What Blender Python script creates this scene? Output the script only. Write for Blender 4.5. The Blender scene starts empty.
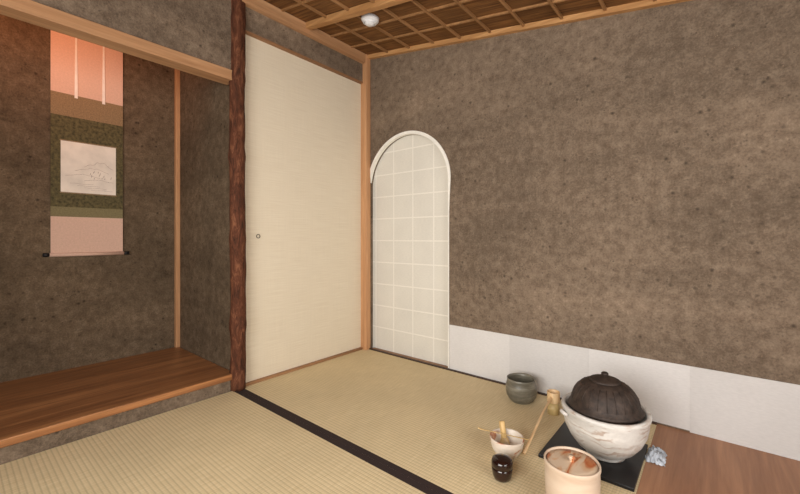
import bpy, bmesh, math, random
from mathutils import Vector, Matrix, noise
random.seed(4)
scene = bpy.context.scene
COL = scene.collection
scene.view_settings.view_transform = 'Standard'

def s2l(c):
    return tuple(((v/255)/12.92 if v/255 <= 0.04045 else ((v/255+0.055)/1.055)**2.4) for v in c) + (1.0,)

# ---------------------------------------------------------------- materials
class M:
    def __init__(s, name, rough=0.8, metallic=0.0, spec=0.3):
        s.mat = bpy.data.materials.new(name); s.mat.use_nodes = True
        s.nt = s.mat.node_tree; s.b = s.nt.nodes['Principled BSDF']
        s.b.inputs['Roughness'].default_value = rough
        s.b.inputs['Metallic'].default_value = metallic
        s.b.inputs['Specular IOR Level'].default_value = spec
        s.tc = s.nt.nodes.new('ShaderNodeTexCoord')
    def n(s, t): return s.nt.nodes.new(t)
    def l(s, a, b): s.nt.links.new(a, b)
    def coord(s, scale=(1,1,1), rot=(0,0,0), loc=(0,0,0)):
        m = s.n('ShaderNodeMapping'); m.inputs['Scale'].default_value = scale
        m.inputs['Rotation'].default_value = rot; m.inputs['Location'].default_value = loc
        s.l(s.tc.outputs['Object'], m.inputs['Vector']); return m.outputs[0]
    def noise(s, vec, scale, detail=4, rough=0.55, dist=0):
        n = s.n('ShaderNodeTexNoise'); n.inputs['Scale'].default_value = scale
        n.inputs['Detail'].default_value = detail; n.inputs['Roughness'].default_value = rough
        n.inputs['Distortion'].default_value = dist
        s.l(vec, n.inputs['Vector']); return n.outputs['Fac']
    def ramp(s, fac, stops):
        r = s.n('ShaderNodeValToRGB'); el = r.color_ramp.elements
        while len(el) < len(stops): el.new(0.5)
        for e, (p, c) in zip(el, stops):
            e.position = p; e.color = c if len(c) == 4 else s2l(c)
        s.l(fac, r.inputs[0]); return r.outputs[0]
    def mix(s, a, b, fac, mode='MIX'):
        m = s.n('ShaderNodeMix'); m.data_type = 'RGBA'; m.blend_type = mode
        for i, v in ((0, fac), (6, a), (7, b)):
            if isinstance(v, (float, int)): m.inputs[i].default_value = v
            elif isinstance(v, tuple): m.inputs[i].default_value = v if len(v) == 4 else s2l(v)
            else: s.l(v, m.inputs[i])
        return m.outputs[2]
    def base(s, c):
        if isinstance(c, tuple): s.b.inputs['Base Color'].default_value = s2l(c)
        else: s.l(c, s.b.inputs['Base Color'])
        return s
    def bump(s, h, strength=0.3, dist=0.002):
        b = s.n('ShaderNodeBump'); b.inputs['Strength'].default_value = strength
        b.inputs['Distance'].default_value = dist
        s.l(h, b.inputs['Height']); s.l(b.outputs[0], s.b.inputs['Normal']); return s

def g(v): return (v, v, v, 1.0)

def plain(name, c, rough=0.7, var=0.08, scale=30, **k):
    m = M(name, rough, **k)
    f = m.noise(m.coord(), scale)
    d = tuple(max(0, v*(1-var)) for v in c); u = tuple(min(255, v*(1+var)) for v in c)
    m.base(m.ramp(f, [(0.3, d), (0.7, u)])); m.bump(f, 0.1, 0.001)
    return m.mat

def wood(name, dark, light, axis='Y', rough=0.5, scale=1.0, spec=0.4, grain=0.6):
    m = M(name, rough, spec=spec)
    sc = {'X': (1.2, 22, 22), 'Y': (22, 1.2, 22), 'Z': (22, 22, 1.2)}[axis]
    v = m.coord(tuple(a*scale for a in sc))
    f = m.noise(v, 1.0, 6, 0.6, 0.8)
    fine = m.noise(m.coord(tuple(a*scale*6 for a in sc)), 1.0, 3, 0.6)
    c = m.ramp(f, [(0.3, dark), (0.5, tuple((a+b)/2 for a, b in zip(dark, light))), (0.68, light)])
    c2 = m.mix(c, m.ramp(fine, [(0.3, g(0.72)), (0.65, g(1.0))]), grain, 'MULTIPLY')
    m.base(c2); m.bump(fine, 0.15, 0.001)
    return m.mat

def earth(name, base, hi, lo, rough=0.95):
    m = M(name, rough, spec=0.15)
    v = m.coord()
    big = m.noise(v, 1.4, 5, 0.6)
    mid = m.noise(v, 24, 6, 0.7)
    streak = m.noise(m.coord((0.6, 0.6, 4.0)), 1.3, 4, 0.6)
    c = m.ramp(mid, [(0.28, lo), (0.5, base), (0.74, hi)])
    c = m.mix(c, m.ramp(big, [(0.32, g(0.74)), (0.68, g(1.24))]), 0.9, 'MULTIPLY')
    c = m.mix(c, m.ramp(streak, [(0.35, g(0.80)), (0.68, g(1.22))]), 0.75, 'MULTIPLY')
    grain = m.noise(v, 120, 4, 0.75)
    c = m.mix(c, m.ramp(grain, [(0.3, g(0.60)), (0.7, g(1.32))]), 0.8, 'MULTIPLY')
    # straw / sand flecks : dark and pale
    for sc_, r_, gt, st, tone in ((26, 0.26, 0.47, 0.68, 0.48), (60, 0.30, 0.49, 0.55, 0.52), (85, 0.24, 0.54, 0.40, 1.9)):
        vo = m.n('ShaderNodeTexVoronoi'); vo.inputs['Scale'].default_value = sc_
        m.l(m.coord(loc=(sc_*0.013, 0.3, 0.1)), vo.inputs['Vector'])
        sp = m.ramp(vo.outputs['Distance'], [(r_*0.3, g(1.0)), (r_, g(0.0))])
        gate = m.ramp(m.noise(v, sc_*0.35, 3), [(gt, g(0.0)), (gt+0.14, g(1.0))])
        mm = m.mix(sp, gate, 1.0, 'MULTIPLY')
        dk = tuple(min(255, x*tone) for x in lo)
        sc = m.n('ShaderNodeMath'); sc.operation = 'MULTIPLY'; sc.inputs[1].default_value = st
        m.l(mm, sc.inputs[0])
        c = m.mix(c, dk, sc.outputs[0])
    m.base(c); m.bump(m.noise(v, 90, 6, 0.7), 0.55, 0.004)
    return m.mat

MAT = {}
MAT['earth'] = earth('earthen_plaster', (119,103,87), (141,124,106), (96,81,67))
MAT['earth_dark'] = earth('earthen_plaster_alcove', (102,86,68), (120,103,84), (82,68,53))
MAT['cedar'] = wood('cedar_light_z', (184,132,90), (214,166,122), 'Z')
MAT['cedar_y'] = wood('cedar_light_y', (172,126,88), (204,160,118), 'Y')
MAT['cedar_x'] = wood('cedar_light_x', (178,126,84), (216,168,122), 'X')
MAT['sill'] = wood('sill_wood', (130,92,60), (172,128,90), 'Y')
MAT['toko_board'] = wood('alcove_board', (126,80,48), (190,132,84), 'Y', 0.38, 1.0, 0.35, 0.9)
MAT['hearth_board'] = wood('plank_floor', (146,102,74), (182,134,100), 'Y', 0.45, 0.8)
MAT['dark_wood'] = wood('dark_strip', (48,32,24), (80,54,40), 'X')
MAT['rafter'] = wood('rafter_wood', (170,122,74), (208,160,108), 'X')
MAT['batten'] = wood('batten_wood', (136,98,60), (176,132,88), 'Y')
MAT['dark_metal'] = plain('black_lacquer', (28,27,28), 0.35)
MAT['rim'] = plain('white_paper_rim', (236,233,224), 0.8, 0.03)
MAT['plastic'] = plain('white_plastic', (225,226,228), 0.4, 0.02)

def m_ceiling():
    m = M('ceiling_reed_board', 0.75, spec=0.2)
    v = m.coord((4, 90, 4)); f = m.noise(v, 1.0, 4, 0.6)
    patch = m.noise(m.coord(), 5, 2)
    c = m.ramp(f, [(0.3, (80,52,30)), (0.7, (142,100,58))])
    c = m.mix(c, m.ramp(patch, [(0.3, g(0.7)), (0.7, g(1.2))]), 0.7, 'MULTIPLY')
    m.base(c); m.bump(f, 0.5, 0.003); return m.mat
MAT['ceil'] = m_ceiling()

def m_tatami(name, c1, c2):
    m = M(name, 0.7, spec=0.25)
    w = m.n('ShaderNodeTexWave'); w.bands_direction = 'Y'; w.inputs['Scale'].default_value = 20.9
    w.inputs['Distortion'].default_value = 0.0
    m.l(m.coord(), w.inputs['Vector'])
    w2 = m.n('ShaderNodeTexWave'); w2.bands_direction = 'X'; w2.inputs['Scale'].default_value = 34
    w2.inputs['Distortion'].default_value = 1.0
    m.l(m.coord(), w2.inputs['Vector'])
    rush = m.noise(m.coord((300, 12, 1)), 1.0, 3, 0.6)
    big = m.noise(m.coord(), 3.0, 3)
    c = m.ramp(rush, [(0.25, c1), (0.75, c2)])
    c = m.mix(c, m.ramp(w.outputs['Fac'], [(0.0, g(0.66)), (0.35, g(1.0))]), 0.6, 'MULTIPLY')
    c = m.mix(c, m.ramp(w2.outputs['Fac'], [(0.0, g(0.86)), (0.5, g(1.0))]), 0.6, 'MULTIPLY')
    c = m.mix(c, m.ramp(big, [(0.3, g(0.92)), (0.7, g(1.06))]), 0.8, 'MULTIPLY')
    m.base(c); m.bump(w.outputs['Fac'], 0.3, 0.001); return m.mat
MAT['tatami'] = m_tatami('tatami_rush', (208,187,145), (233,214,175))
MAT['heri'] = plain('tatami_border_cloth', (50,38,36), 0.85, 0.2, 300)

def m_paper(name, c, amt=0.05, emit=0.0):
    m = M(name, 0.85, spec=0.15)
    fib = m.noise(m.coord((60, 60, 200)), 1.0, 4); pt = m.noise(m.coord(), 5, 2)
    col = m.ramp(fib, [(0.3, tuple(v*0.96 for v in c)), (0.7, c)])
    col = m.mix(col, m.ramp(pt, [(0.35, g(1-amt)), (0.65, g(1.0))]), 1.0, 'MULTIPLY')
    m.base(col); m.bump(fib, 0.1, 0.0005)
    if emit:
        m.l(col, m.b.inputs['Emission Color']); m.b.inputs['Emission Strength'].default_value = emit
    return m.mat
# thin paper door; weak emission in paper and lattice imitates backlight
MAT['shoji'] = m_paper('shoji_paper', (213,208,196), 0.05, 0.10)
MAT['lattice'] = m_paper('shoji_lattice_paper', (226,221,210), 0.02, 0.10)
MAT['koshi0'] = m_paper('waist_paper_a', (216,213,210), 0.04)
MAT['koshi1'] = m_paper('waist_paper_b', (208,205,202), 0.04)

def m_fusuma():
    m = M('fusuma_paper', 0.8, spec=0.15)
    f = m.noise(m.coord((1, 6, 240)), 1.0, 3); f2 = m.noise(m.coord((1, 200, 5)), 1.0, 3)
    c = m.ramp(f, [(0.3, (219,206,183)), (0.7, (228,217,195))])
    c = m.mix(c, m.ramp(f2, [(0.3, g(0.95)), (0.7, g(1.0))]), 0.8, 'MULTIPLY')
    m.base(c); m.bump(f, 0.1, 0.0006); return m.mat
MAT['fusuma'] = m_fusuma()

# ---------------------------------------------------------------- geometry
def obj(name, verts, faces, mat, loc=(0,0,0), parent=None, smooth=False, bevel=0):
    me = bpy.data.meshes.new(name); me.from_pydata([tuple(v) for v in verts], [], faces)
    bm = bmesh.new(); bm.from_mesh(me); bmesh.ops.recalc_face_normals(bm, faces=bm.faces)
    bm.to_mesh(me); bm.free(); me.update()
    o = bpy.data.objects.new(name, me); COL.objects.link(o); o.location = loc
    if mat: me.materials.append(mat if not isinstance(mat, str) else MAT[mat])
    if smooth:
        for p in me.polygons: p.use_smooth = True
    if parent: o.parent = parent
    if bevel:
        b = o.modifiers.new('bevel', 'BEVEL'); b.width = bevel; b.segments = 2; b.limit_method = 'ANGLE'
    return o

def box(name, x0, x1, y0, y1, z0, z1, mat, parent=None, bevel=0):
    if parent is None:
        c = ((x0+x1)/2, (y0+y1)/2, (z0+z1)/2)
    else: c = (0,0,0)
    v = [(x-c[0], y-c[1], z-c[2]) for x in (x0,x1) for y in (y0,y1) for z in (z0,z1)]
    f = [(0,1,3,2),(4,6,7,5),(0,4,5,1),(2,3,7,6),(0,2,6,4),(1,5,7,3)]
    return obj(name, v, f, mat, c, parent, False, bevel)

def empty(name, loc=(0,0,0), rot=(0,0,0)):
    e = bpy.data.objects.new(name, None); COL.objects.link(e); e.location = loc
    e.rotation_euler = rot; e.empty_display_size = 0.05; return e

def lathe(name, prof, mat, loc=(0,0,0), parent=None, seg=64, fn=None, subs=0):
    V = []; F = []; rows = []
    for r, z in prof:
        if r < 1e-5: rows.append([len(V)]); V.append(Vector((0,0,z)))
        else:
            row = []
            for i in range(seg):
                a = 2*math.pi*i/seg; p = Vector((r*math.cos(a), r*math.sin(a), z))
                if fn: p = fn(p, a, r, z)
                row.append(len(V)); V.append(p)
            rows.append(row)
    for A, B in zip(rows, rows[1:]):
        if len(A) == 1 and len(B) == 1: continue
        for i in range(seg):
            j = (i+1) % seg
            if len(A) == 1: F.append((A[0], B[i], B[j]))
            elif len(B) == 1: F.append((A[i], A[j], B[0]))
            else: F.append((A[i], A[j], B[j], B[i]))
    return obj(name, V, F, mat, loc, parent, True)

def tube(name, pts, rad, mat, parent=None, seg=10, flat=1.0, loc=(0,0,0)):
    P = [Vector(p) for p in pts]; n = len(P)
    R = rad if isinstance(rad, (list, tuple)) else [rad]*n
    V = []; F = []
    up = Vector((0,0,1))
    for i, p in enumerate(P):
        t = (P[min(i+1,n-1)] - P[max(i-1,0)]).normalized()
        a = t.cross(up)
        if a.length < 1e-3: a = t.cross(Vector((1,0,0)))
        a.normalize(); b = t.cross(a).normalized()
        for k in range(seg):
            th = 2*math.pi*k/seg
            V.append(p + a*R[i]*math.cos(th) + b*R[i]*flat*math.sin(th))
    for i in range(n-1):
        for k in range(seg):
            j = (k+1) % seg
            F.append((i*seg+k, i*seg+j, (i+1)*seg+j, (i+1)*seg+k))
    F.append(tuple(range(seg))); F.append(tuple((n-1)*seg+k for k in range(seg)))
    return obj(name, V, F, mat, loc, parent, True)

def prism(name, poly, axis, a0, a1, mat, parent=None):
    n = len(poly)
    mk = (lambda u, z, a: (u, a, z)) if axis == 'Y' else (lambda u, z, a: (a, u, z))
    V = [mk(u, z, a0) for u, z in poly] + [mk(u, z, a1) for u, z in poly]
    F = [tuple(range(n)), tuple(range(2*n-1, n-1, -1))]
    F += [(i, (i+1) % n, n+(i+1) % n, n+i) for i in range(n)]
    return obj(name, V, F, mat, (0,0,0), parent)

# ---------------------------------------------------------------- room shell
CZ0, CS = 2.11, -0.168            # ceiling height at left wall, slope per metre in X
def cz(x): return CZ0 + CS*x
XE, YS = 3.0, -2.95               # east / south limits

box('floor', -0.9, XE+0.1, YS-0.1, 0.12, -0.16, -0.05, 'hearth_board')
def tatami(name, x0, x1, y0, y1, heri):
    e = empty(name, ((x0+x1)/2, (y0+y1)/2, 0))
    cx, cy = e.location.x, e.location.y
    box('mat', x0-cx, x1-cx, y0-cy, y1-cy, -0.05, 0.0, 'tatami', e)
    for i, (h0, h1) in enumerate(heri):
        box('border_%d' % i, x0-cx, x1-cx, h0-cy, h1-cy, -0.049, 0.0003, 'heri', e, 0.0)
    return e
tatami('tatami_mat', 0.0, 1.745, -0.966, -0.016, [(-0.966, -0.940)])
tatami('tatami_mat', 0.0, 1.745, -1.920, -0.9665, [(-0.995, -0.9665), (-1.920, -1.892)])
tatami('tatami_mat', 0.0, 1.745, -2.93, -1.9205, [(-1.949, -1.9205)])
box('hearth_plank', 1.7455, XE, YS, -0.001, -0.05, 0.0, 'hearth_board')
box('trim_back_floor', 0.0, 1.745, -0.016, 0.0, -0.05, 0.006, 'dark_wood')

WT = 0.035
ax0, ax1 = 0.024, 0.694; acx = (ax0+ax1)/2; ar = (ax1-ax0)/2; asz = 1.150
poly = [(-0.10,-0.05), (ax0,-0.05), (ax0, asz)]
for i in range(1, 48):
    a = math.pi - math.pi*i/48
    poly.append((acx + ar*math.cos(a), asz + ar*math.sin(a)))
poly += [(ax1, asz), (ax1,-0.05), (XE+0.1,-0.05), (XE+0.1, cz(XE+0.1)+0.03), (-0.10, cz(-0.1)+0.03)]
prism('wall_back', poly, 'Y', 0.0, WT, 'earth')
def rim():
    path = [(ax1, 0.008)] + [(ax1, asz*k/12) for k in range(1, 12)]
    for i in range(0, 47):
        a = math.pi*i/48; path.append((acx+ar*math.cos(a), asz+ar*math.sin(a)))
    V=[];F=[]
    n=len(path)
    for i,(x,z) in enumerate(path):
        dx, dz = x-acx, max(0,z-asz)
        L=math.hypot(dx,dz); nx,nz=dx/L,dz/L
        t=min(1,max(0,(z-asz*0.80)/0.35)); t=t*t*(3-2*t)
        w=0.004+0.014*t if x>acx else 0.018
        for (o_,y) in ((-0.002,0.02),(-0.002,-0.004),(w,-0.004),(w,0.001)):
            V.append((x+nx*o_,y,z+nz*o_))
    for i in range(n-1):
        for k in range(3):
            F.append((i*4+k,i*4+k+1,(i+1)*4+k+1,(i+1)*4+k))
    F.append((0,1,2,3)); F.append(tuple((n-1)*4+k for k in range(4)))
    return obj('trim_arch', V, F, 'rim')
rim()
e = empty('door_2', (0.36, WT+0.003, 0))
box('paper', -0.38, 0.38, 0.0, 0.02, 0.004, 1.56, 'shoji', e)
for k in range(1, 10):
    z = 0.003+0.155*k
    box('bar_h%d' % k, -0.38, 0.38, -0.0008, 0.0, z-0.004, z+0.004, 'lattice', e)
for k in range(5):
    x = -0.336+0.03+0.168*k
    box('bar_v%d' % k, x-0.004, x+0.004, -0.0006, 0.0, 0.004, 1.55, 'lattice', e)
box('trim_arch_sill', ax0+0.012, ax1-0.001, 0.0005, WT+0.002, -0.05, 0.0035, 'sill')

e = empty('trim_waist_paper', (0, 0, 0))
sx = [0.700, 1.082, 1.469, 1.857, 2.245, 2.633, 2.998]
for i in range(len(sx)-1):
    box('sheet_%d' % i, sx[i], sx[i+1]+(0.008 if i < 5 else 0), -0.0016-0.0016*(i%2), -0.0003, 0.0065 if i<3 else 0.001, 0.272, 'koshi%d'%(i%2), e)

box('pillar_corner', -0.05, 0.036, -0.045, 0.0, -0.05, cz(0.036)-0.001, 'cedar', bevel=0.003)

def lw(name, y0, y1, z0, z1, m='earth'): return box(name, -0.10, 0.0, y0, y1, z0, z1, m)
lw('wall_left_over_door', -0.93, -0.045, 1.912, 2.15)
lw('wall_left_over_alcove', -2.62, -0.99, 1.668, 2.15, 'earth')
lw('wall_left_end', YS-0.1, -2.62, -0.05, 2.15)
box('trim_left_ceiling', -0.02, 0.03, YS, -0.046, 2.040, 2.104, 'cedar_y', bevel=0.002)
box('trim_left_lintel', -0.06, 0.003, -0.93, -0.045, 1.902, 1.912, 'sill')
box('trim_left_sill', -0.10, 0.0, -0.93, -0.045, -0.05, 0.014, 'sill')
box('trim_alcove_lintel', -0.075, 0.012, -2.62, -0.985, 1.615, 1.668, 'cedar_y', bevel=0.003)

e = empty('door_1', (-0.03, -0.485, 0))
box('panel', -0.012, 0.012, -0.442, 0.440, 0.014, 1.900, 'fusuma', e)
lathe('finger_pull', [(0.0,-0.002),(0.008,-0.002),(0.009,0.002),(0.011,0.0025),(0.012,0.001),(0.012,-0.004)], plain('bronze',(40,30,18),0.5,0.1,metallic=0.3),
      (0.0125, -0.355, 0.807), e, 32).rotation_euler = (0, math.pi/2, 0)

AX = -0.764; AY = -0.975
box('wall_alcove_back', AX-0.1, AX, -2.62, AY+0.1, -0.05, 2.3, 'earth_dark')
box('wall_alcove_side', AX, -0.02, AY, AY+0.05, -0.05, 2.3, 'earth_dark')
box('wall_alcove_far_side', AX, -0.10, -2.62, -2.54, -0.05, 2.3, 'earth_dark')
box('ceiling_alcove', AX-0.1, -0.0, -2.62, AY+0.05, 2.3, 2.34, 'ceil')
box('pillar_alcove', AX, AX+0.026, AY-0.026, AY, 0.088, 2.3, 'cedar', bevel=0.002)
box('alcove_floor_board', AX, 0.004, -2.54, AY-0.002, 0.058, 0.088, 'toko_board', bevel=0.004)
box('alcove_floor_riser', -0.06, -0.004, -2.54, -1.004, -0.05, 0.058, 'earth')

def logpost():
    V=[];F=[];seg=28;N=120;H=2.10
    for i in range(N+1):
        z=-0.0+H*i/N
        r=0.038+0.003*noise.noise(Vector((0,0,z*2.1)))
        for kn in (0.33,0.78,1.22,1.63,1.93):
            r+=0.004*math.exp(-((z-kn)/0.03)**2)
        for k in range(seg):
            a=2*math.pi*k/seg
            rr=r+0.0040*noise.noise(Vector((math.cos(a)*2.2,math.sin(a)*2.2,z*7)))+0.003*noise.noise(Vector((math.cos(a)*8,math.sin(a)*8,z*14)))
            V.append((rr*math.cos(a)+0.004*math.sin(z*2.0), rr*math.sin(a)+0.003*math.sin(z*3+1), z))
    for i in range(N):
        for k in range(seg):
            j=(k+1)%seg; F.append((i*seg+k,i*seg+j,(i+1)*seg+j,(i+1)*seg+k))
    F.append(tuple(range(seg))); F.append(tuple(N*seg+k for k in range(seg)))
    m=M('pine_bark',0.8,spec=0.2)
    f=m.noise(m.coord((34,34,9)),1.0,7,0.75,1.0)
    c=m.ramp(f,[(0.32,(40,24,17)),(0.52,(92,54,36)),(0.75,(146,97,69))])
    m.base(c); m.bump(f,0.9,0.005)
    o = obj('pillar_log',V,F,m.mat,(-0.004,-0.966,0.0),None,True)
    o.scale = (1,1,(2.11)/2.10)
    return o
logpost()

def slope_box(name, x0, x1, y0, y1, dz0, dz1, mat, parent=None):
    V=[(x,y,cz(x)+d) for x in (x0,x1) for y in (y0,y1) for d in (dz0,dz1)]
    f = [(0,1,3,2),(4,6,7,5),(0,4,5,1),(2,3,7,6),(0,2,6,4),(1,5,7,3)]
    return obj(name,V,f,mat,(0,0,0),parent)
slope_box('ceiling', -0.02, XE, YS, 0.0, 0.0, 0.03, 'ceil')
e = empty('ceiling_rafters')
for i, y in enumerate([-0.54+0.001, -1.09, -1.64, -2.19, -2.74]):
    slope_box('rafter_%d' % i, 0.03, XE, y-0.018, y+0.018, -0.034, 0.0, 'rafter', e)
k=0
for y in [-0.18,-0.36,-0.72,-0.90,-1.27,-1.45,-1.82,-2.0,-2.37,-2.55]:
    slope_box('lath_%d' % k, 0.03, XE, y-0.005, y+0.005, -0.010, 0.0, 'batten', e); k+=1
for i in range(1, 16):
    x = 0.03+0.19*i
    slope_box('batten_%d' % i, x-0.006, x+0.006, YS, -0.02, -0.014, 0.0, 'batten', e)
slope_box('trim_back_ceiling', 0.036, XE, -0.026, -0.0005, -0.026, 0.0, 'rafter')

def wall_with_window(name, axis, pos, u0, u1, w0, w1, z0, z1, th):
    e = empty(name)
    def bb(n, a, b, c, d):
        if axis == 'Y': box(n, a, b, pos, pos+th, c, d, 'earth', e)
        else: box(n, pos, pos+th, a, b, c, d, 'earth', e)
    bb('pier_a', u0, w0, -0.05, 2.15); bb('pier_b', w1, u1, -0.05, 2.15)
    bb('below', w0, w1, -0.05, z0); bb('above', w0, w1, z1, 2.15)
wall_with_window('wall_south', 'Y', YS-0.1, -0.1, XE, 0.5, 2.5, 0.35, 1.55, 0.1)
wall_with_window('wall_right', 'X', XE, YS, 0.0, -2.4, -0.7, 0.35, 1.45, 0.1)
def window(name, loc, rot, w, h):
    e = empty(name, loc, rot)
    m = M('window_paper_glow',0.9); m.base((235,232,225)); m.b.inputs['Emission Color'].default_value=(1,0.97,0.92,1); m.b.inputs['Emission Strength'].default_value=0.8  # paper glows by emission in place of daylight from outside
    box('paper', -w/2, w/2, 0.0, 0.004, -h/2, h/2, m.mat, e)
    for i in range(7):
        x=-w/2+w*i/6; box('bar_v%d'%i, x-0.008, x+0.008, -0.016, 0.0, -h/2, h/2, 'cedar', e)
    for i in range(6):
        z=-h/2+h*i/5; box('bar_h%d'%i, -w/2, w/2, -0.014, 0.0, z-0.008, z+0.008, 'cedar_x', e)
window('window_1', (1.5, YS-0.05, 0.95), (0,0,math.pi), 1.98, 1.18)
window('added_window_2', (XE+0.05, -1.55, 0.90), (0,0,-math.pi/2), 1.68, 1.08)  # unseen side window, added to carry a second light

sd = empty('smoke_detector', (0.45, -0.43, cz(0.45)-0.0), (0, math.atan(-CS), 0))
lathe('body', [(0,-0.045),(0.018,-0.044),(0.026,-0.038),(0.030,-0.028),(0.045,-0.024),(0.05,-0.016),(0.05,0.0),(0,0)], 'plastic', (0,0,0), sd, 48)
lathe('chamber_ring', [(0.031,-0.034),(0.036,-0.034),(0.036,-0.022),(0.031,-0.022)], 'plastic', (0,0,0), sd, 48)

# ---------------------------------------------------------------- hanging scroll
pink = plain('scroll_silk_pink', (214,178,158), 0.8, 0.03, 120)
tan = plain('scroll_silk_tan', (138,114,84), 0.8, 0.12, 160)
green = plain('scroll_brocade_green', (84,76,50), 0.8, 0.3, 70)
olive = plain('scroll_silk_olive', (124,114,82), 0.8, 0.1, 160)
white = plain('scroll_painting_paper', (228,218,205), 0.85, 0.05, 12)
ink = plain('scroll_ink', (166,146,134), 0.9, 0.2, 60)
e = empty('hanging_scroll', (AX+0.012, -1.440, 0))
hw = 0.158
def sp(n, y0, y1, z0, z1, mt, x=0.0): box(n, x-0.001, x, y0, y1, z0, z1, mt, e)
sp('ground_top', -hw, hw, 1.575, 1.895, pink)
sp('band_tan', -hw, hw, 1.455, 1.575, tan)
sp('band_green', -hw, hw, 0.965, 1.455, green)
sp('band_olive', -hw, hw, 0.912, 0.965, olive)
sp('ground_bottom', -hw, hw, 0.715, 0.912, pink)
sp('painting', -0.118, 0.124, 1.045, 1.320, white, 0.001)
sp('painting_edge_top', -0.122, 0.128, 1.320, 1.326, tan, 0.0008)
sp('painting_edge_bottom', -0.122, 0.128, 1.039, 1.045, tan, 0.0008)
for i, y in enumerate((-0.055, 0.066)):
    V=[(0.004,y-0.004,1.895),(0.004,y+0.004,1.895),(0.005,y+0.007,1.56),(0.005,y-0.007,1.56),
       (0.003,y-0.004,1.895),(0.003,y+0.004,1.895),(0.004,y+0.007,1.56),(0.004,y-0.007,1.56)]
    obj('hanging_strip_%d'%i, V, [(0,1,2,3),(7,6,5,4),(0,4,5,1),(1,5,6,2),(2,6,7,3),(3,7,4,0)], plain('strip_silk_%d'%i,(238,228,218),0.8,0.03), (0,0,0), e)
tube('top_rod', [(0.0,-hw-0.002,1.897),(0.0,hw+0.002,1.897)], 0.006, tan, e, 12)
tube('bottom_roller', [(0.0,-hw-0.004,0.708),(0.0,hw+0.004,0.708)], 0.010, pink, e, 16)
tube('roller_knob_a', [(0.0,-hw-0.030,0.708),(0.0,-hw-0.004,0.708)], [0.011,0.009], 'dark_metal', e, 16)
tube('roller_knob_b', [(0.0,hw+0.004,0.708),(0.0,hw+0.030,0.708)], [0.009,0.011], 'dark_metal', e, 16)
tube('cord', [(0.0,-0.06,1.902),(0.0,0.0,1.98),(0.0,0.06,1.902)], 0.002, tan, e, 6)
tube('hook', [(-0.012,0.0,1.985),(0.006,0.0,1.982),(0.008,0.0,1.99)], 0.0025, 'dark_metal', e, 6)
# ink landscape : layered hill ridges, shoreline and a few trees
def stroke(n, pts, r): tube(n, [(0.0013, y, z) for y, z in pts], r, ink, e, 5)
random.seed(8)
for s_,(z0,y0,y1,h) in enumerate(((1.190,-0.02,0.112,0.045),(1.165,-0.06,0.09,0.030),(1.135,-0.10,0.05,0.018),(1.115,-0.02,0.112,0.012))):
    pts=[]
    for i in range(22):
        t=i/21; y=y0+(y1-y0)*t
        pts.append((y, z0+h*max(0.0,math.sin(math.pi*t))**1.3*(0.7+0.5*noise.noise(Vector((t*5,s_*3.1,0))))+0.003*noise.noise(Vector((t*20,s_,2)))))
    stroke('ridge_%d'%s_, pts, [0.0007+0.0006*abs(noise.noise(Vector((i*0.6,s_,0)))) for i in range(22)])
for s_ in range(4):
    z=1.095-0.010*s_; y=-0.08+0.03*s_
    stroke('shore_%d'%s_, [(y+0.02*i,z+0.0015*math.sin(i*1.7+s_)) for i in range(6)], 0.0006)
for s_ in range(12):
    y=0.0+0.10*random.random(); z=1.125+0.04*random.random(); h=random.uniform(0.008,0.018)
    stroke('tree_%d'%s_, [(y,z),(y+0.001,z+h*0.5),(y+0.003,z+h)], [0.0007,0.0015,0.0004])

e = empty('alcove_lamp', (-0.135, -1.75, 1.86))
box('housing', -0.03, 0.03, -0.42, 0.42, 0.0, 0.03, 'plastic', e)
box('bracket_a', 0.0, 0.035, -0.36, -0.33, 0.005, 0.025, 'plastic', e)
box('bracket_b', 0.0, 0.035, 0.33, 0.36, 0.005, 0.025, 'plastic', e)
mm = M('lamp_tube_glass',0.4); mm.base((255,220,180)); mm.b.inputs['Emission Color'].default_value=(1,0.45,0.2,1); mm.b.inputs['Emission Strength'].default_value=2
tube('tube', [(0,-0.40,-0.010),(0,0.40,-0.010)], 0.008, mm.mat, e, 12)

# ---------------------------------------------------------------- tea utensils
m = M('grey_glaze',0.35,spec=0.5); f=m.noise(m.coord((8,8,30)),1.0,5,0.65,0.5)
m.base(m.ramp(f,[(0.3,(70,66,56)),(0.5,(106,101,88)),(0.7,(146,141,126))])); m.bump(f,0.3,0.002)
MAT['grey_glaze']=m.mat
def wob(amp,fr=3,ph=0):
    def fn(p,a,r,z):
        k=1+amp*math.sin(fr*a+ph+z*20); return Vector((p.x*k,p.y*k,p.z+(amp*0.06*math.sin(2*a+ph) if z>0.01 else 0)))
    return fn
lathe('water_bowl', [(0,0.0),(0.040,0.0),(0.048,0.002),(0.060,0.012),(0.070,0.030),(0.074,0.052),(0.073,0.062),(0.0745,0.066),(0.070,0.086),(0.066,0.102),(0.068,0.112),(0.066,0.114),(0.062,0.110),(0.060,0.100),(0.066,0.070),(0.066,0.045),(0.055,0.018),(0.03,0.010),(0,0.010)],
      'grey_glaze', (1.206,-0.150,0.0), None, 64, wob(0.012))

e = empty('brazier_tray', (1.590,-0.41,0.0004))
box('board', -0.150, 0.150, -0.165, 0.165, 0.0, 0.012, 'dark_metal', e, 0.002)

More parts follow.
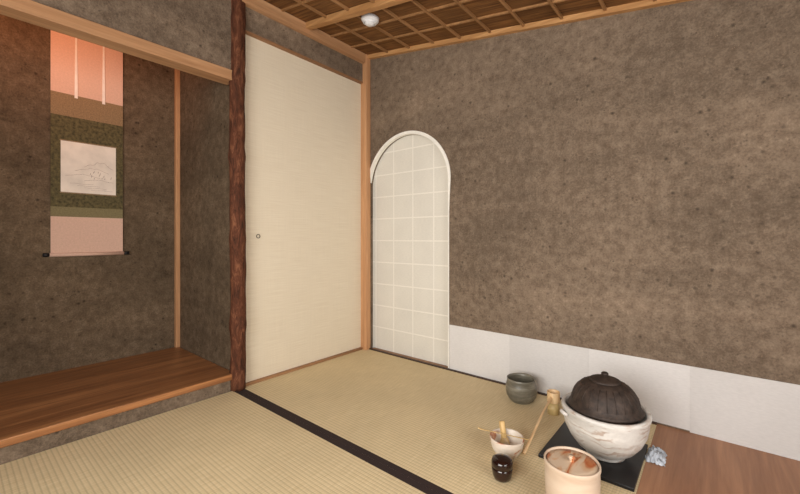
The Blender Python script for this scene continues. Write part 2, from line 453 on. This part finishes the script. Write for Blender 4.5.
m = M('white_crackle_glaze',0.4,spec=0.5)
f=m.noise(m.coord((5,5,16)),1.0,5,0.6,1.5); f2=m.noise(m.coord(),50,4)
w=m.n('ShaderNodeTexWave'); w.bands_direction='Z'; w.inputs['Scale'].default_value=6; w.inputs['Distortion'].default_value=16; w.inputs['Detail'].default_value=4
m.l(m.coord((1.3,1.3,2.2)),w.inputs['Vector'])
c=m.ramp(f,[(0.35,(200,196,189)),(0.6,(224,221,215))])
msk=m.mix(m.ramp(w.outputs['Fac'],[(0.62,g(0)),(0.90,g(0.8))]), m.ramp(m.noise(m.coord(),13,4),[(0.47,g(0)),(0.60,g(0.75))]),1.0,'MULTIPLY')
c=m.mix(c,(160,126,100),msk)
c=m.mix(c,m.ramp(f2,[(0.3,g(0.85)),(0.6,g(1))]),0.6,'MULTIPLY')
m.base(c); m.bump(f2,0.2,0.001); MAT['furo']=m.mat
m = M('cast_iron_brown',0.6,metallic=0.2,spec=0.4); f=m.noise(m.coord(),45,6,0.7); f3=m.noise(m.coord(),8,3)
m.base(m.mix(m.ramp(f,[(0.3,(35,28,25)),(0.7,(76,62,53))]),m.ramp(f3,[(0.3,g(0.7)),(0.7,g(1.3))]),0.8,'MULTIPLY')); m.bump(f,0.7,0.003); MAT['iron']=m.mat
FX,FY=1.626,-0.416
fur = empty('tea_brazier', (FX,FY,0.0125))
k_=0.90
lathe('ceramic_bowl', [(r*k_,z*0.97) for r,z in [(0,0.0),(0.066,0.0),(0.072,0.003),(0.074,0.012),(0.080,0.018),(0.105,0.035),(0.130,0.066),(0.147,0.100),(0.154,0.130),(0.155,0.150),(0.160,0.160),(0.162,0.170),(0.158,0.176),(0.148,0.176),(0.144,0.168),(0.142,0.140),(0.132,0.095),(0.10,0.06),(0,0.055)]],
      'furo', (0,0,0), fur, 80, wob(0.008,3,1))
for i,a in enumerate((math.radians(219),math.radians(39))):
    cx,cy=0.142*math.cos(a),0.142*math.sin(a); t=Vector((-math.sin(a),math.cos(a),0))
    tube('lug_%d'%i,[Vector((cx,cy,0.145))+t*(-0.016),Vector((cx*1.07,cy*1.07,0.150))+t*(-0.010),Vector((cx*1.1,cy*1.1,0.153)),Vector((cx*1.07,cy*1.07,0.150))+t*0.010,Vector((cx,cy,0.145))+t*0.016],[0.007]*5,'furo',fur,10)
ket = fur
dz=-0.016; kr=0.97
kp=[(0,0.070),(0.060,0.072),(0.086,0.090),(0.100,0.120),(0.108,0.150),(0.110,0.178),(0.122,0.182),(0.127,0.187),(0.124,0.193),(0.117,0.198),(0.115,0.212),(0.108,0.234),(0.095,0.254),(0.077,0.271),(0.058,0.281),(0.052,0.281),(0.050,0.274),(0,0.274)]
kp=[(r*kr, z+(dz if z>0.16 else 0)) for r,z in kp]
lathe('iron_kettle_body', kp, 'iron', (0,0,0), ket, 96)
lathe('iron_kettle_lid', [(r*kr,z+dz-0.005) for r,z in [(0,0.281),(0.050,0.281),(0.0535,0.285),(0.053,0.290),(0.046,0.294),(0.030,0.299),(0.012,0.302),(0,0.303)]],'iron',(0,0,0),ket,64)
lathe('iron_kettle_knob', [(r,z+dz-0.005) for r,z in [(0,0.299),(0.008,0.299),(0.007,0.304),(0.011,0.308),(0.013,0.312),(0.009,0.317),(0,0.318)]],'iron',(0,0,0),ket,32)
for i in range(24):
    a=2*math.pi*i/24; pr=[(0.1155,0.208),(0.1085,0.2335),(0.0955,0.2535),(0.0775,0.2705)]
    tube('iron_kettle_rib_%d'%i,[(r*kr*math.cos(a),r*kr*math.sin(a),z+dz) for r,z in pr],0.0014,'iron',ket,6)

def cloth():
    V=[];F=[];N=26
    for i in range(N):
        for j in range(N):
            u=i/(N-1)-0.5; v=j/(N-1)-0.5; d=max(abs(u),abs(v))*2
            z=0.030*(1-d**2)+0.020*(1-d*0.8)*noise.noise(Vector((u*9,v*9,1)))+0.012*abs(noise.noise(Vector((u*20,v*20,3))))
            V.append((u*0.055+0.008*noise.noise(Vector((v*7,u*7,0))),v*0.095+0.008*noise.noise(Vector((u*8,v*8,5))),max(0.0006,z)))
    for i in range(N-1):
        for j in range(N-1):
            F.append((i*N+j,(i+1)*N+j,(i+1)*N+j+1,i*N+j+1))
    return obj('folded_cloth',V,F,plain('grey_white_cloth',(176,182,190),0.8,0.12,60),(1.772,-0.31,0.0006),None,True)
cloth()

m = M('tea_bowl_glaze',0.35,spec=0.5); f=m.noise(m.coord((6,6,14)),2.0,3,0.5,0.6)
m.base(m.ramp(f,[(0.40,(224,214,200)),(0.54,(214,198,180)),(0.60,(176,106,66)),(0.70,(206,170,140))])); MAT['chawan']=m.mat
bamboo = wood('bamboo',(190,154,96),(226,196,140),'Z',0.45)
cb = empty('tea_bowl', (1.352,-0.648,0.0))
lathe('bowl', [(0,0.004),(0.022,0.004),(0.024,0.0),(0.028,0.0),(0.029,0.008),(0.042,0.018),(0.053,0.036),(0.058,0.056),(0.061,0.074),(0.059,0.077),(0.056,0.074),(0.053,0.056),(0.047,0.036),(0.034,0.021),(0.0,0.015)],
      'chawan',(0,0,0),cb,56,wob(0.012))
wk = empty('tea_whisk', (1.345,-0.640,0.018)); wk.rotation_euler=(math.radians(-10),math.radians(-14),0)
lathe('handle',[(0,0.045),(0.011,0.045),(0.0105,0.07),(0.011,0.098),(0.009,0.100),(0,0.100)],bamboo,(0,0,0),wk,24)
for i in range(30):
    a=2*math.pi*i/30; c_,s_=math.cos(a),math.sin(a)
    tube('tine_%d'%i,[(0.0095*c_,0.0095*s_,0.048),(0.016*c_,0.016*s_,0.03),(0.021*c_,0.021*s_,0.012),(0.017*c_,0.017*s_,0.004)],0.0007,bamboo,wk,5)
tube('tea_scoop',[(-0.105,-0.020,0.083),(-0.098,-0.017,0.079),(-0.085,-0.014,0.0785),(-0.02,0.0,0.079),(0.075,0.022,0.0795)],[0.0050,0.0050,0.0032,0.0026,0.003],bamboo,None,8,0.4,(1.352,-0.648,0.0))

m = M('dark_lacquer',0.12,spec=0.6); f=m.noise(m.coord(),12,3); m.base(m.ramp(f,[(0.3,(26,12,10)),(0.7,(44,22,16))])); MAT['lacquer']=m.mat
tcad = empty('tea_caddy', (1.392,-0.775,0.0))
lathe('body',[(0,0),(0.020,0),(0.026,0.004),(0.031,0.016),(0.0335,0.032),(0.034,0.042),(0.031,0.043),(0,0.043)],'lacquer',(0,0,0),tcad,48)
lathe('lid',[(0.0335,0.0435),(0.0345,0.044),(0.0345,0.058),(0.032,0.066),(0.024,0.0705),(0.010,0.072),(0,0.0725)],'lacquer',(0,0,0),tcad,48)

m = M('pinkish_ceramic',0.5,spec=0.4); f=m.noise(m.coord((3,3,8)),2.5,4,0.5,0.8)
m.base(m.ramp(f,[(0.35,(200,176,152)),(0.6,(212,192,170)),(0.75,(194,158,130))])); m.bump(m.noise(m.coord(),60,3),0.2,0.001); MAT['jar']=m.mat
m = M('jar_lid_glaze',0.35,spec=0.5); f=m.noise(m.coord((16,5,5),(0,0,0.6)),1.6,3,0.5,1.0)
m.base(m.ramp(f,[(0.43,(208,184,158)),(0.51,(202,162,126)),(0.57,(176,96,52)),(0.70,(190,126,84))])); MAT['jarlid']=m.mat
jar = empty('water_jar', (1.614,-0.79,0.0))
lathe('body',[(0,0),(0.060,0),(0.068,0.004),(0.072,0.02),(0.073,0.06),(0.074,0.10),(0.074,0.136),(0.076,0.142),(0.076,0.150),(0.074,0.153),(0.071,0.151),(0.070,0.144),(0.069,0.130),(0.069,0.02),(0,0.014)],'jar',(0,0,0),jar,64,wob(0.006))
lathe('lid',[(0,0.142),(0.067,0.142),(0.0685,0.145),(0.067,0.148),(0.05,0.1475),(0.02,0.149),(0,0.150)],'jarlid',(0,0,0),jar,64)
lathe('lid_knob',[(0.007,0.148),(0.006,0.154),(0.010,0.160),(0.008,0.165),(0,0.166)],'jarlid',(0,0,0),jar,24)

lathe('lid_rest',[(0.020,0.0),(0.026,0.0),(0.026,0.024),(0.027,0.026),(0.026,0.028),(0.026,0.052),(0.021,0.052),(0.020,0.03),(0.020,0.0)],wood('green_bamboo',(176,150,96),(214,190,136),'Z',0.4),(1.370,-0.185,0.0),None,40)
ld = empty('bamboo_ladle', (1.372,-0.188,0.053))
pale = wood('pale_bamboo',(222,182,132),(244,214,168),'Z',0.45)
lathe('cup',[(0,0.0),(0.025,0.0),(0.027,0.002),(0.0275,0.046),(0.0265,0.048),(0.025,0.046),(0.0245,0.004),(0,0.003)],pale,(0,0,0),ld,40)
tube('handle',[(-0.002,0.012,0.030),(-0.002,-0.028,0.026),(0.004,-0.15,0.006),(0.016,-0.30,-0.025),(0.022,-0.405,-0.0475)],[0.0055,0.0055,0.005,0.0055,0.0065],wood('bamboo_handle',(226,184,134),(246,214,170),'Y',0.45),ld,8,0.7)

# ---------------------------------------------------------------- lights
def area(name, loc, target, sx_, sy_, power, col=(1,1,1), spread=math.pi):
    L = bpy.data.lights.new(name,'AREA'); L.shape='RECTANGLE'; L.size=sx_; L.size_y=sy_; L.energy=power; L.color=col
    L.spread = spread
    o = bpy.data.objects.new(name,L); COL.objects.link(o); o.location=loc
    o.rotation_euler=(Vector(target)-Vector(loc)).to_track_quat('-Z','Y').to_euler(); return o
area('daylight_window_1',(1.5,YS+0.02,0.95),(1.35,0,0.75),1.5,1.0,38,(1,0.98,0.95),math.radians(140))
area('fill_window_2',(XE-0.02,-1.55,0.9),(0,-1.30,0.75),1.4,0.9,20,(1.0,0.99,0.97),math.radians(155))  # fill lamp added in front of the unseen side window
area('alcove_lamp_light',(-0.17,-1.75,1.84),(-0.764,-1.75,2.0),0.80,0.04,4.0,(1,0.36,0.14))
w = bpy.data.worlds.new('World'); scene.world = w; w.use_nodes=True
w.node_tree.nodes['Background'].inputs[0].default_value=(0.8,0.85,0.9,1)
w.node_tree.nodes['Background'].inputs[1].default_value=0.5

# ---------------------------------------------------------------- camera
cd = bpy.data.cameras.new('camera'); cd.lens=17.0; cd.sensor_width=36; cd.shift_y=-0.0119; cd.clip_start=0.02
co = bpy.data.objects.new('camera',cd); COL.objects.link(co)
co.location=(1.9305,-1.955,0.8); co.rotation_euler=(math.pi/2,0,math.radians(39.65))
scene.camera=co
